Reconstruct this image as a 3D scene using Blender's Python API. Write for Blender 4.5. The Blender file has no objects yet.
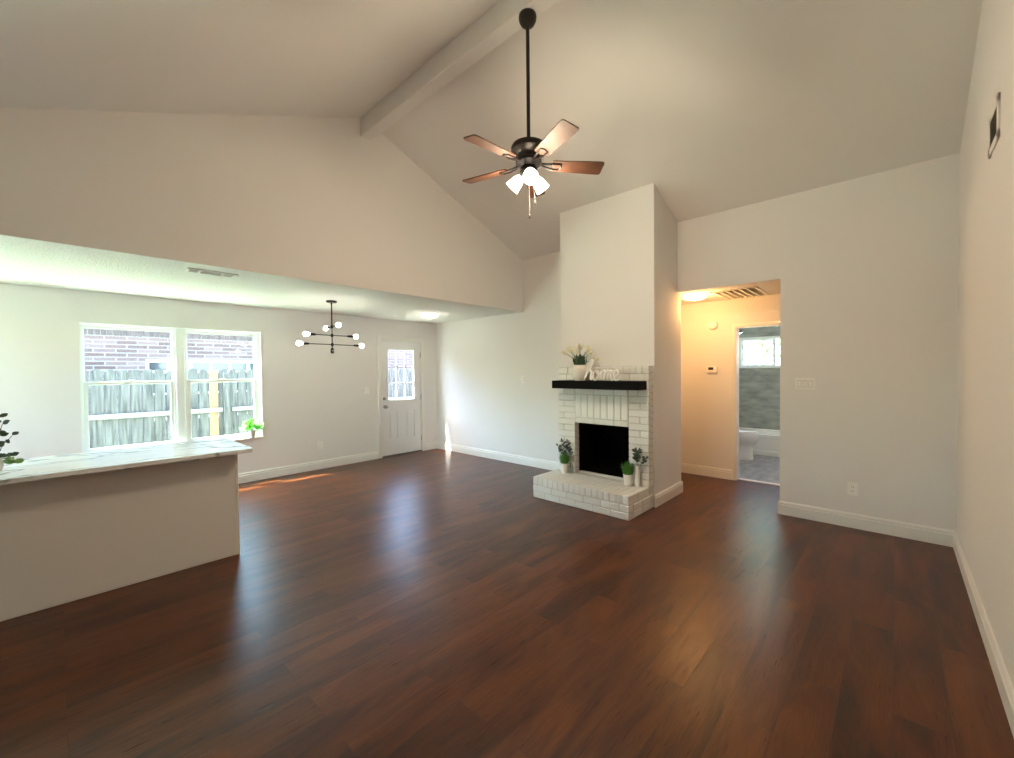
import bpy, math, random
from mathutils import Vector, Matrix

random.seed(7)
PI = math.pi
scene = bpy.context.scene
COL = scene.collection

# ------------------------------------------------------------------ camera
CAM_H = 1.5037
yaw, pitch, roll = math.radians(42.902), math.radians(-1.0883), math.radians(-0.5583)
fw = Vector((math.cos(yaw), math.sin(yaw), 0)); rt = Vector((math.sin(yaw), -math.cos(yaw), 0)); up = Vector((0, 0, 1))
F = fw * math.cos(pitch) + up * math.sin(pitch)
U = up * math.cos(pitch) - fw * math.sin(pitch)
R = rt * math.cos(roll) + U * math.sin(roll)
U2 = U * math.cos(roll) - rt * math.sin(roll)
cam = bpy.data.cameras.new('camera')
cam.sensor_width = 36; cam.lens = 418.32 / 1014 * 36
cam.clip_start = 0.02; cam.clip_end = 300
cam_ob = bpy.data.objects.new('camera', cam)
COL.objects.link(cam_ob)
m = Matrix((R, U2, -F)).transposed().to_4x4()
m.translation = (0, 0, CAM_H)
cam_ob.matrix_world = m
scene.camera = cam_ob

# ------------------------------------------------------------------ view, sky, sun
scene.view_settings.view_transform = 'Standard'
scene.view_settings.look = 'None'
scene.view_settings.gamma = 1
scene.view_settings.use_curve_mapping = False
scene.view_settings.exposure = 0.92
scene.cycles.use_denoising = True
scene.cycles.max_bounces = 14
scene.cycles.diffuse_bounces = 9
scene.cycles.glossy_bounces = 4
scene.cycles.transparent_max_bounces = 16
scene.cycles.sample_clamp_indirect = 8.0
scene.cycles.caustics_reflective = False
scene.cycles.caustics_refractive = False

SUN_EL = math.radians(58.5)
world = bpy.data.worlds.new('sky'); scene.world = world; world.use_nodes = True
wn = world.node_tree.nodes; wl = world.node_tree.links
sky = wn.new('ShaderNodeTexSky'); sky.sky_type = 'NISHITA'; sky.sun_disc = False
sky.sun_elevation = SUN_EL; sky.sun_rotation = math.radians(-62); sky.dust_density = 2.0; sky.ozone_density = 1.0
wn['Background'].inputs['Strength'].default_value = 3.4
wl.new(sky.outputs[0], wn['Background'].inputs['Color'])

def light(name, kind, loc, energy, color=(1, 1, 1), size=0.05):
    d = bpy.data.lights.new(name, kind); d.energy = energy; d.color = color
    if kind in ('POINT', 'SPOT'): d.shadow_soft_size = size
    o = bpy.data.objects.new(name, d); COL.objects.link(o); o.location = loc
    return o
sun = light('sun', 'SUN', (-6, 12, 12), 47, (1, .95, .88)); sun.data.angle = math.radians(.6)
sd = Vector((.88 * math.cos(SUN_EL), -.475 * math.cos(SUN_EL), -math.sin(SUN_EL)))
sun.rotation_euler = sd.to_track_quat('-Z', 'Y').to_euler()

FAN_W, FLUSH_W, HALL_W, KITCHEN_FILL_W, BATH_FILL_W = 14, 2, 14, 2, 13
WARM = (1, .80, .56)
VWARM = (1, .52, .17)

# ------------------------------------------------------------------ room measures
XB, YR, YW, YS = 5.068, -.375, 6.592, 4.344      # back wall, right wall, window wall, upper gable wall
ZL, ZB, M = 2.44, 3.2532, .4044
XR, XF, XFR = 2.40, 4.42, -2.3                   # ridge, chimney front, wall behind the camera
YC0, YC1 = 1.92, 3.155
WT = .12
def zc(x): return ZB + M * (XB - x) if x >= XR else ZB + M * (XB - XR) - M * (XR - x)

# ------------------------------------------------------------------ materials
def mat(name, color, rough=.6, metal=0, spec=.5, emit=None, estr=0, bump=None, coat=0):
    m = bpy.data.materials.new(name); m.use_nodes = True
    n = m.node_tree.nodes; l = m.node_tree.links; p = n['Principled BSDF']
    p.inputs['Base Color'].default_value = (*color, 1)
    p.inputs['Roughness'].default_value = rough; p.inputs['Metallic'].default_value = metal
    p.inputs['Specular IOR Level'].default_value = spec; p.inputs['Coat Weight'].default_value = coat
    if emit: p.inputs['Emission Color'].default_value = (*emit, 1); p.inputs['Emission Strength'].default_value = estr
    if bump:
        sc, st, dist = bump
        tc = n.new('ShaderNodeTexCoord'); nz = n.new('ShaderNodeTexNoise'); nz.inputs['Scale'].default_value = sc
        nz.inputs['Detail'].default_value = 3
        b = n.new('ShaderNodeBump'); b.inputs['Strength'].default_value = st; b.inputs['Distance'].default_value = dist
        l.new(tc.outputs['Object'], nz.inputs['Vector']); l.new(nz.outputs['Fac'], b.inputs['Height']); l.new(b.outputs[0], p.inputs['Normal'])
    return m

def ramp(n, stops):
    r = n.new('ShaderNodeValToRGB'); e = r.color_ramp.elements
    while len(e) < len(stops): e.new(.5)
    for k, (pos, c) in enumerate(stops): e[k].position = pos; e[k].color = (*c, 1)
    return r

def varied(name, c1, c2, scale=8, rough=.6, stretch=(1, 1, 1), bump=0.0, detail=4, spec=.5, dist=.01):
    m = mat(name, c1, rough, spec=spec); n = m.node_tree.nodes; l = m.node_tree.links; p = n['Principled BSDF']
    tc = n.new('ShaderNodeTexCoord'); mp = n.new('ShaderNodeMapping'); mp.inputs['Scale'].default_value = stretch
    nz = n.new('ShaderNodeTexNoise'); nz.inputs['Scale'].default_value = scale; nz.inputs['Detail'].default_value = detail
    r = ramp(n, [(.3, c1), (.7, c2)])
    l.new(tc.outputs['Object'], mp.inputs[0]); l.new(mp.outputs[0], nz.inputs['Vector']); l.new(nz.outputs['Fac'], r.inputs[0]); l.new(r.outputs[0], p.inputs['Base Color'])
    if bump:
        b = n.new('ShaderNodeBump'); b.inputs['Strength'].default_value = bump; b.inputs['Distance'].default_value = dist
        l.new(nz.outputs['Fac'], b.inputs['Height']); l.new(b.outputs[0], p.inputs['Normal'])
    return m

WALL = mat('wall_paint', (.785, .762, .745), .75, spec=.25, bump=(90, .12, .004))
CEIL = mat('ceiling_paint', (.775, .748, .725), .85, spec=.15, bump=(70, .25, .004))
POPCORN = mat('stippled_ceiling', (.78, .77, .73), .9, spec=.1, bump=(55, .9, .012))
TRIM = mat('trim_white', (.80, .785, .75), .35, spec=.5)
DOORW = mat('door_white', (.80, .80, .80), .35)
VINYL = mat('window_vinyl', (.82, .86, .84), .35)
BRICKW = mat('painted_brick', (.77, .76, .725), .5, bump=(45, .35, .006))
MORTAR = mat('painted_mortar', (.60, .585, .55), .8)
BLACKM = mat('black_mantel', (.003, .0028, .0028), .65, spec=.12, bump=(30, .2, .003))
SOOT = mat('firebox_black', (.004, .004, .004), .95, spec=.05)
BRONZE = mat('dark_bronze', (.012, .008, .0065), .42, metal=0, spec=.35)
BLACK = mat('black_metal', (.012, .012, .012), .4, metal=.4)
NICKEL = mat('brushed_nickel', (.45, .43, .40), .32, metal=1)
CHROME = mat('chrome', (.75, .75, .75), .12, metal=1)
PLASTIC = mat('white_plastic', (.86, .85, .81), .35)
GREYP = mat('grey_slot', (.12, .11, .10), .5)
DARKP = mat('dark_slot', (.02, .02, .02), .6)
CERAM = mat('white_ceramic', (.82, .81, .77), .18, spec=.6)
PORC = mat('porcelain', (.80, .79, .75), .12, spec=.6)
PINKV = mat('pale_stoneware', (.76, .71, .67), .3)
GALV = varied('washed_metal_pot', (.62, .60, .56), (.74, .72, .68), 30, .5)
GRASS = varied('artificial_grass', (.03, .14, .012), (.09, .27, .03), 40, .5)
LIME = varied('bright_foliage', (.16, .50, .08), (.30, .68, .16), 30, .5)
SAGE = varied('grey_green_leaf', (.035, .055, .045), (.10, .13, .10), 60, .5)
DARKLEAF = varied('dark_leaf', (.015, .045, .02), (.05, .10, .05), 40, .45)
FRESHLEAF = varied('fresh_leaf', (.12, .28, .08), (.25, .45, .15), 40, .45)
STEM = mat('stem', (.09, .12, .05), .6)
PETAL = varied('cream_petal', (.78, .76, .58), (.85, .82, .70), 30, .5)
MDF = mat('white_letters', (.93, .92, .91), .4)
def emitter(name, col, s):
    return mat(name, (.9, .88, .84), .3, emit=col, estr=s)
SHADE = emitter('lit_fan_glass', (1, .86, .68), 6)
BULB = emitter('lit_bulb', (1, .93, .82), 22)
DISH = emitter('lit_dish', (1, .92, .78), 2.2)
DISHW = emitter('lit_warm_dish', (1, .78, .46), 3.0)

def glass(name, tint, gloss=.06):
    m = bpy.data.materials.new(name); m.use_nodes = True; n = m.node_tree.nodes; l = m.node_tree.links
    n.remove(n['Principled BSDF'])
    t = n.new('ShaderNodeBsdfTransparent'); t.inputs[0].default_value = (*tint, 1)
    g = n.new('ShaderNodeBsdfGlossy'); g.inputs['Roughness'].default_value = .02
    lw = n.new('ShaderNodeLayerWeight'); lw.inputs[0].default_value = .5
    pw = n.new('ShaderNodeMath'); pw.operation = 'POWER'; pw.inputs[1].default_value = 5
    fr = n.new('ShaderNodeMath'); fr.operation = 'MULTIPLY_ADD'; fr.inputs[1].default_value = .7; fr.inputs[2].default_value = .025
    l.new(lw.outputs['Facing'], pw.inputs[0]); l.new(pw.outputs[0], fr.inputs[0])
    mx = n.new('ShaderNodeMixShader')
    l.new(fr.outputs[0], mx.inputs[0]); l.new(t.outputs[0], mx.inputs[1]); l.new(g.outputs[0], mx.inputs[2]); l.new(mx.outputs[0], n['Material Output'].inputs[0])
    return m
GLASS = glass('window_glass', (.88, .97, .93))
GLASSC = glass('clear_glass', (.95, .97, .98))
VASEGL = glass('clear_vase_glass', (.90, .93, .92))

def floor_wood():
    m = mat('vinyl_plank', (.1, .03, .01), .3); n = m.node_tree.nodes; l = m.node_tree.links; p = n['Principled BSDF']
    tc = n.new('ShaderNodeTexCoord')
    br = n.new('ShaderNodeTexBrick'); br.inputs['Scale'].default_value = 1; br.inputs['Brick Width'].default_value = 1.22
    br.inputs['Row Height'].default_value = .182; br.inputs['Mortar Size'].default_value = .0014; br.inputs['Mortar Smooth'].default_value = .2
    br.offset = .37; br.offset_frequency = 2
    br.inputs['Color1'].default_value = (0, 0, 0, 1); br.inputs['Color2'].default_value = (1, 1, 1, 1); br.inputs['Mortar'].default_value = (.5, .5, .5, 1)
    l.new(tc.outputs['Object'], br.inputs['Vector'])
    # each plank gets its own stretch of grain
    add = n.new('ShaderNodeVectorMath'); add.operation = 'MULTIPLY_ADD'; add.inputs[1].default_value = (7, 3, 5)
    l.new(br.outputs['Color'], add.inputs[0]); l.new(tc.outputs['Object'], add.inputs[2])
    def noise(scale, st, det=4, dis=0.0):
        mp = n.new('ShaderNodeMapping'); mp.inputs['Scale'].default_value = st
        nz = n.new('ShaderNodeTexNoise'); nz.inputs['Scale'].default_value = scale; nz.inputs['Detail'].default_value = det; nz.inputs['Distortion'].default_value = dis
        l.new(add.outputs[0], mp.inputs[0]); l.new(mp.outputs[0], nz.inputs['Vector']); return nz
    big = noise(1.5, (.75, 3.6, 1), 4, 1.0); fine = noise(9, (1, 22, 1), 5, .6)
    r = ramp(n, [(.33, (.026, .0058, .0022)), (.45, (.060, .0140, .0036)), (.56, (.100, .0262, .0058)), (.74, (.150, .046, .0105))])
    def mth(op, a, b):
        k = n.new('ShaderNodeMath'); k.operation = op
        for i, v in enumerate((a, b)):
            if isinstance(v, (int, float)): k.inputs[i].default_value = v
            else: l.new(v, k.inputs[i])
        return k.outputs[0]
    sep = n.new('ShaderNodeSeparateColor'); l.new(br.outputs['Color'], sep.inputs[0])
    v = mth('ADD', mth('MULTIPLY', big.outputs['Fac'], .72), mth('MULTIPLY', fine.outputs['Fac'], .30))
    v = mth('ADD', v, mth('MULTIPLY', mth('SUBTRACT', sep.outputs[0], .5), .07))
    l.new(v, r.inputs[0])
    mx = n.new('ShaderNodeMix'); mx.data_type = 'RGBA'; mx.inputs[7].default_value = (.02, .008, .004, 1)
    l.new(mth('MULTIPLY', br.outputs['Fac'], .75), mx.inputs[0]); l.new(r.outputs[0], mx.inputs[6]); l.new(mx.outputs[2], p.inputs['Base Color'])
    rr = n.new('ShaderNodeMapRange'); rr.inputs[3].default_value = .22; rr.inputs[4].default_value = .40
    l.new(fine.outputs['Fac'], rr.inputs[0]); l.new(rr.outputs[0], p.inputs['Roughness'])
    b = n.new('ShaderNodeBump'); b.inputs['Strength'].default_value = .35; b.inputs['Distance'].default_value = .0015
    scrape = noise(5, (.9, 9, 1), 2, .2); b.inputs['Distance'].default_value = .0022
    hh = mth('SUBTRACT', mth('ADD', mth('MULTIPLY', fine.outputs['Fac'], .6), mth('MULTIPLY', scrape.outputs['Fac'], 1.6)), mth('MULTIPLY', br.outputs['Fac'], 1.0)); l.new(hh, b.inputs['Height']); l.new(b.outputs[0], p.inputs['Normal'])
    p.inputs['Specular IOR Level'].default_value = .36
    return m
FLOOR = floor_wood()

def veined(name, base, vein, scale, rough, width=.06, cloud=None, rot=.5):
    m = mat(name, base, rough); n = m.node_tree.nodes; l = m.node_tree.links; p = n['Principled BSDF']
    tc = n.new('ShaderNodeTexCoord'); mp = n.new('ShaderNodeMapping'); mp.inputs['Rotation'].default_value = (rot, rot * .6, rot)
    mp.inputs['Scale'].default_value = (1, 2.2, 1.6)
    nz = n.new('ShaderNodeTexNoise'); nz.inputs['Scale'].default_value = scale; nz.inputs['Detail'].default_value = 6; nz.inputs['Distortion'].default_value = 1.6
    k = n.new('ShaderNodeMath'); k.operation = 'SUBTRACT'; k.inputs[1].default_value = .5
    a = n.new('ShaderNodeMath'); a.operation = 'ABSOLUTE'
    r = ramp(n, [(0, vein), (width * .5, tuple((x + y) / 2 for x, y in zip(base, vein))), (width, base), (1, cloud or base)])
    l.new(tc.outputs['Object'], mp.inputs[0]); l.new(mp.outputs[0], nz.inputs['Vector']); l.new(nz.outputs['Fac'], k.inputs[0]); l.new(k.outputs[0], a.inputs[0]); l.new(a.outputs[0], r.inputs[0]); l.new(r.outputs[0], p.inputs['Base Color'])
    return m
QUARTZ = veined('veined_quartz', (.80, .83, .86), (.27, .30, .34), .8, .14, .026)
TILEW = varied('grey_wall_tile', (.22, .24, .205), (.42, .44, .39), 3.2, .35, (1, 1.2, 3.5), detail=8)
TILEF = varied('grey_floor_tile', (.12, .125, .13), (.32, .32, .32), 5, .3, (1, 2, 1), detail=8)
BLADE = varied('blade_wood', (.032, .011, .0045), (.085, .031, .012), 6, .6, (1, 1, 1), detail=8)
FENCEW = varied('weathered_fence', (.012, .011, .011), (.085, .079, .075), 5, .85, (6, 6, .5), bump=.3, detail=8)
NEWFENCE = varied('new_fence_board', (.12, .070, .035), (.17, .105, .06), 5, .8, (6, 6, .5), detail=6)
RAILW = varied('fence_rail', (.13, .125, .12), (.18, .175, .17), 5, .8, (.5, 4, 4))
LAWN = varied('dry_pale_lawn', (.27, .33, .22), (.38, .42, .31), 6, .95)
LEAFT = varied('tree_leaf', (.22, .34, .18), (.40, .52, .32), 3, .6)
BARK = varied('bark', (.12, .09, .06), (.25, .2, .15), 10, .9, (3, 3, .6))
ROOFM = varied('grey_shingles', (.16, .15, .14), (.19, .185, .18), 20, .9)

def brick_wall_mat():
    m = mat('red_brick', (.4, .2, .15), .9); n = m.node_tree.nodes; l = m.node_tree.links; p = n['Principled BSDF']
    tc = n.new('ShaderNodeTexCoord'); mp = n.new('ShaderNodeMapping'); mp.inputs['Rotation'].default_value = (-PI / 2, 0, 0)
    br = n.new('ShaderNodeTexBrick'); br.inputs['Scale'].default_value = 1; br.inputs['Brick Width'].default_value = .30; br.inputs['Row Height'].default_value = .078
    br.inputs['Mortar Size'].default_value = .009; br.inputs['Color1'].default_value = (.080, .040, .036, 1); br.inputs['Color2'].default_value = (.15, .092, .086, 1)
    br.inputs['Mortar'].default_value = (.19, .185, .18, 1)
    l.new(tc.outputs['Object'], mp.inputs[0]); l.new(mp.outputs[0], br.inputs['Vector']); l.new(br.outputs['Color'], p.inputs['Base Color'])
    return m
REDBRICK = brick_wall_mat()
SOLDIER = varied('soldier_brick', (.055, .036, .034), (.115, .08, .075), 4, .9, (3, 1, .3))
MORT = mat('mortar', (.19, .185, .18), .9)

# ------------------------------------------------------------------ mesh helpers
class MB:
    def __init__(s): s.v = []; s.f = []; s.mi = []; s.cur = 0
    def add(s, vs, fs):
        o = len(s.v); s.v += [tuple(v) for v in vs]; s.f += [tuple(i + o for i in f) for f in fs]; s.mi += [s.cur] * len(fs); return s
    def box(s, x0, x1, y0, y1, z0, z1, b=0.0):
        x0, x1 = min(x0, x1), max(x0, x1); y0, y1 = min(y0, y1), max(y0, y1); z0, z1 = min(z0, z1), max(z0, z1)
        if b <= 0:
            vs = [(x, y, z) for z in (z0, z1) for y in (y0, y1) for x in (x0, x1)]
            return s.add(vs, [(0, 2, 3, 1), (4, 5, 7, 6), (0, 1, 5, 4), (2, 6, 7, 3), (0, 4, 6, 2), (1, 3, 7, 5)])
        # box with chamfered edges: 24 vertices
        b = min(b, (x1 - x0) * .45, (y1 - y0) * .45, (z1 - z0) * .45)
        X, Y, Z = (x0, x1), (y0, y1), (z0, z1); vs = []; idx = {}
        for i in (0, 1):
            for j in (0, 1):
                for k in (0, 1):
                    sx, sy, sz = (1 if i == 0 else -1), (1 if j == 0 else -1), (1 if k == 0 else -1)
                    idx[i, j, k, 'x'] = len(vs); vs.append((X[i], Y[j] + sy * b, Z[k] + sz * b))
                    idx[i, j, k, 'y'] = len(vs); vs.append((X[i] + sx * b, Y[j], Z[k] + sz * b))
                    idx[i, j, k, 'z'] = len(vs); vs.append((X[i] + sx * b, Y[j] + sy * b, Z[k]))
        fs = []
        for i in (0, 1):
            a = [idx[i, 0, 0, 'x'], idx[i, 1, 0, 'x'], idx[i, 1, 1, 'x'], idx[i, 0, 1, 'x']]; fs.append(a if i else a[::-1])
            a = [idx[0, i, 0, 'y'], idx[1, i, 0, 'y'], idx[1, i, 1, 'y'], idx[0, i, 1, 'y']]; fs.append(a[::-1] if i else a)
            a = [idx[0, 0, i, 'z'], idx[1, 0, i, 'z'], idx[1, 1, i, 'z'], idx[0, 1, i, 'z']]; fs.append(a if i else a[::-1])
        def q(a, c, flip): fs.append((a[0], a[1], c[1], c[0]) if not flip else (c[0], c[1], a[1], a[0]))
        for i in (0, 1):
            for j in (0, 1):
                q((idx[i, j, 0, 'x'], idx[i, j, 1, 'x']), (idx[i, j, 0, 'y'], idx[i, j, 1, 'y']), (i ^ j) == 0)
                q((idx[i, 0, j, 'x'], idx[i, 1, j, 'x']), (idx[i, 0, j, 'z'], idx[i, 1, j, 'z']), (i ^ j) == 1)
                q((idx[0, i, j, 'y'], idx[1, i, j, 'y']), (idx[0, i, j, 'z'], idx[1, i, j, 'z']), (i ^ j) == 0)
                for k in (0, 1):
                    t = (idx[i, j, k, 'x'], idx[i, j, k, 'y'], idx[i, j, k, 'z']); fs.append(t if (i + j + k) % 2 else t[::-1])
        return s.add(vs, fs)
    def prism(s, poly, axis, a, b):   # poly: 2D points in the two other axes (cyclic order kept)
        n = len(poly); P = lambda p, t: {0: (t, p[0], p[1]), 1: (p[0], t, p[1]), 2: (p[0], p[1], t)}[axis]
        vs = [P(p, a) for p in poly] + [P(p, b) for p in poly]
        fs = [tuple(range(n))[::-1], tuple(range(n, 2 * n))] + [(i, (i + 1) % n, n + (i + 1) % n, n + i) for i in range(n)]
        return s.add(vs, fs)
    def frame(s, p, d):
        d = Vector(d).normalized(); a = Vector((0, 0, 1)) if abs(d.z) < .9 else Vector((1, 0, 0))
        u = d.cross(a).normalized(); w = d.cross(u); return Vector(p), u, w, d
    def lathe(s, prof, o=(0, 0, 0), d=(0, 0, 1), n=24, cap=True, sx=1, sy=1):   # prof: (r, h)
        o, u, w, d = s.frame(o, d); k = len(prof)
        vs = [o + u * (r * math.cos(2 * PI * i / n) * sx) + w * (r * math.sin(2 * PI * i / n) * sy) + d * h for r, h in prof for i in range(n)]
        fs = [(j * n + i, j * n + (i + 1) % n, (j + 1) * n + (i + 1) % n, (j + 1) * n + i) for j in range(k - 1) for i in range(n)]
        if cap: fs += [tuple(range(n))[::-1], tuple((k - 1) * n + i for i in range(n))]
        return s.add(vs, fs)
    def cyl(s, p, q, r, r2=None, n=12):
        d = Vector(q) - Vector(p); return s.lathe([(r, 0), (r if r2 is None else r2, d.length)], p, d, n)
    def sphere(s, c, r, n=16, sz=1):
        return s.lathe([(max(r * math.sin(PI * i / 10), 1e-4), -r * math.cos(PI * i / 10) * sz) for i in range(11)], c, (0, 0, 1), n)
    def tube(s, path, rad, n=8, flat=1.0, flatdir=None):
        path = [Vector(p) for p in path]; k = len(path); vs = []
        rr = rad if isinstance(rad, (list, tuple)) else [rad] * k
        pu = None
        for i, p in enumerate(path):
            t = (path[min(i + 1, k - 1)] - path[max(i - 1, 0)]).normalized()
            if flatdir is not None: u = Vector(flatdir)
            elif pu is None: u = t.cross(Vector((0, 0, 1)) if abs(t.z) < .9 else Vector((1, 0, 0))).normalized()
            else: u = (pu - t * pu.dot(t)).normalized()
            pu = u; w = t.cross(u).normalized()
            for j in range(n):
                a = 2 * PI * j / n; vs.append(p + u * (rr[i] * flat * math.cos(a)) + w * (rr[i] * math.sin(a)))
        fs = [(i * n + j, i * n + (j + 1) % n, (i + 1) * n + (j + 1) % n, (i + 1) * n + j) for i in range(k - 1) for j in range(n)]
        fs += [tuple(range(n))[::-1], tuple((k - 1) * n + j for j in range(n))]
        return s.add(vs, fs)
    def leaf(s, base, d, nrm, L, W, fold=.25, curl=.15):
        d = Vector(d).normalized(); nrm = Vector(nrm); sde = d.cross(nrm).normalized(); nr = sde.cross(d).normalized(); b = Vector(base)
        vs = [b]
        for t, w in ((.25, .75), (.55, 1), (.8, .6)):
            c = b + d * L * t - nr * curl * L * t * t
            vs += [c + sde * W * w * .5 + nr * fold * W * w * .5, c, c - sde * W * w * .5 + nr * fold * W * w * .5]
        vs.append(b + d * L - nr * curl * L)
        fs = [(0, 1, 2), (0, 2, 3), (1, 4, 5, 2), (2, 5, 6, 3), (4, 7, 8, 5), (5, 8, 9, 6), (7, 10, 8), (8, 10, 9)]
        return s.add(vs, fs)
    def build(s, name, mats, parent=None, smooth=35):
        o = Vector((0, 0, 0)); q = parent
        while q is not None: o += q.location; q = q.parent
        me = bpy.data.meshes.new(name); me.from_pydata([tuple(Vector(v) - o) for v in s.v], [], s.f)
        for mm in (mats if isinstance(mats, (list, tuple)) else [mats]): me.materials.append(mm)
        for pl, i in zip(me.polygons, s.mi): pl.material_index = i
        import bmesh
        bm = bmesh.new(); bm.from_mesh(me); bmesh.ops.recalc_face_normals(bm, faces=bm.faces); bm.to_mesh(me); bm.free()
        if smooth:
            me.polygons.foreach_set('use_smooth', [True] * len(me.polygons)); me.set_sharp_from_angle(angle=math.radians(smooth))
        ob = bpy.data.objects.new(name, me); COL.objects.link(ob)
        if parent is not None: ob.parent = parent
        return ob

def thing(name, label, cat, loc=(0, 0, 0), group=None):
    o = bpy.data.objects.new(name, None); COL.objects.link(o); o.location = loc; o.empty_display_size = .05
    o['label'] = label; o['category'] = cat
    if group: o['group'] = group
    return o
def tag(o, label, cat, group=None, kind=None):
    o['label'] = label; o['category'] = cat
    if group: o['group'] = group
    if kind: o['kind'] = kind
    return o
def struct(name, mb, mm, parent=None, label=None, cat=None, smooth=35):
    o = mb.build(name, mm, parent, smooth)
    if parent is None:
        o['kind'] = 'structure'
        if label: o['label'] = label; o['category'] = cat
    return o
def sroot(name, label, cat, loc):
    o = thing(name, label, cat, loc); o['kind'] = 'structure'; return o
def plabel(o, t): o['label'] = t; return o

# ------------------------------------------------------------------ floor, ceilings, walls
struct('floor', MB().box(XFR - .15, 6.30, YR - .15, YW + .14, -.10, 0), FLOOR, label='glossy dark red-brown wood plank floor running through the whole room', cat='floor')
struct('floor_bathroom', MB().box(6.30, 9.15, .5, 2.6, -.10, .004), TILEF, label='grey veined tile floor seen through the bathroom doorway', cat='floor')

c = MB(); zr = zc(XR); T = .12
c.prism([(XR, zr), (XB + .12, zc(XB + .12)), (XB + .12, zc(XB + .12) + T), (XR, zr + T)], 1, YR - .12, YS + .11)
c.prism([(XR, zr), (XR, zr + T), (XFR - .12, zc(XFR - .12) + T), (XFR - .12, zc(XFR - .12))], 1, YR - .12, YS + .11)
struct('ceiling', c, CEIL, label='high vaulted ceiling sloping down both sides of the ridge beam', cat='ceiling')
struct('ceiling_dining', MB().box(XFR - .12, XB + .02, YS + .11, YW + .02, ZL, ZL + .12).box(XFR - .12, XB + .02, YS + .001, YS + .11, ZL - .0005, ZL + .05), POPCORN,
       label='low stippled ceiling over the dining side', cat='ceiling')
struct('ceiling_hall', MB().box(XB + WT, 6.2, -.4, 3.0, ZL, ZL + .1), CEIL, label='low flat ceiling of the warmly lit hallway', cat='ceiling')
struct('ceiling_bathroom', MB().box(6.32, 9.02, .6, 2.45, ZL, ZL + .1), CEIL, label='flat ceiling above the bathroom tub', cat='ceiling')
struct('ceiling_beam', MB().box(2.337, 2.465, YR, YS, 4.11, 4.42, .004), CEIL, label='white boxed ridge beam under the peak of the vault', cat='beam')

g = MB(); g.prism([(XFR, ZL + .002), (XB, ZL + .002), (XB, zc(XB)), (XR, zr), (XFR, max(zc(XFR), ZL + .01))], 1, YS, YS + .11)
struct('wall_upper', g, WALL, label='tall gable wall above the edge of the low dining ceiling', cat='wall')

w = MB()   # back wall, with the hall opening
w.box(XB, XB + WT, YR - .12, .872, 0, ZB + .02).box(XB, XB + WT, .872, YC0, 2.421, ZB + .02).box(XB, XB + WT, YC0, YW + .15, 0, ZB + .02)
struct('wall_back', w, WALL, label='plain off-white back wall with the hallway opening', cat='wall')

def holed(mb, axis, a, b, u0, u1, z0, z1, holes):   # wall with rectangular holes, columns between hole edges
    us = sorted({u0, u1, *[h[0] for h in holes], *[h[1] for h in holes]})
    for p, q in zip(us, us[1:]):
        zs = [z0]
        for h in sorted(holes, key=lambda h: h[2]):
            if h[0] <= p + 1e-6 and h[1] >= q - 1e-6: zs += [h[2], h[3]]
        zs.append(z1)
        for s0, s1 in zip(zs[::2], zs[1::2]):
            if s1 - s0 > 1e-4:
                if axis == 1: mb.box(p, q, a, b, s0, s1)
                else: mb.box(a, b, p, q, s0, s1)
    return mb
WX0, WX1, WZ0, WZ1 = .18, 1.978, .60, 2.085
struct('wall_left', holed(MB(), 1, YW, YW + .15, XFR - .12, XB + .02, 0, ZL + .1, [(WX0, WX1, WZ0, WZ1), (3.852, 4.702, 0, 2.068), (-2.05, -.60, .02, 2.05)]), WALL, smooth=0,
       label='off-white wall holding the wide window and the entry door', cat='wall')
rw = MB(); rw.prism([(XFR, 0), (XB, 0), (XB, ZB), (XR, zr), (XFR, zc(XFR))], 1, YR - .12, YR)
struct('wall_right', rw, WALL, label='tall off-white wall with the small high vent', cat='wall')
FW = [(5.0, 6.0, 1.05, 2.1)]
struct('wall_front', holed(MB(), 0, XFR - .12, XFR, YR - .12, YW + .15, 0, 2.6, FW), WALL, smooth=0)

ch = MB()   # chimney breast around the firebox
ztop = zc(XF)
for y0, y1, z0 in ((YC0, 2.15, 0), (2.89, YC1, 0), (2.15, 2.89, .90)):
    ch.prism([(XF, z0), (XB, z0), (XB, ZB), (XF, ztop)], 1, y0, y1)
ch.box(XF, XB, 2.15, 2.89, 0, .22)
struct('wall_chimney', ch, WALL, label='tall off-white chimney breast rising behind the brick fireplace', cat='wall')

struct('wall_hall', holed(MB(), 0, 6.2, 6.32, -.52, 3.12, 0, ZL + .1, [(.745, 1.575, 0, 2.062)]), WALL, smooth=0, label='hallway wall glowing warm beside the bathroom doorway', cat='wall')
struct('wall_hall_end', MB().box(XB + WT, 6.2, 3.0, 3.12, 0, ZL + .1), WALL)
struct('wall_hall_near', MB().box(XB + WT, 6.2, -.52, -.4, 0, ZL + .1), WALL)
struct('wall_bathroom_left', MB().box(6.32, 9.14, 2.45, 2.57, 0, ZL + .1), TILEW)
struct('wall_bathroom_right', MB().box(6.32, 9.14, .48, .6, 0, ZL + .1), WALL)
BW = (1.15, 2.222, 1.515, 2.10)
struct('wall_bathroom_back', holed(MB(), 0, 9.02, 9.14, .6, 2.45, 0, ZL + .1, [BW]), TILEW, smooth=0, label='grey-green stone tile wall behind the bathtub', cat='wall')

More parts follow.
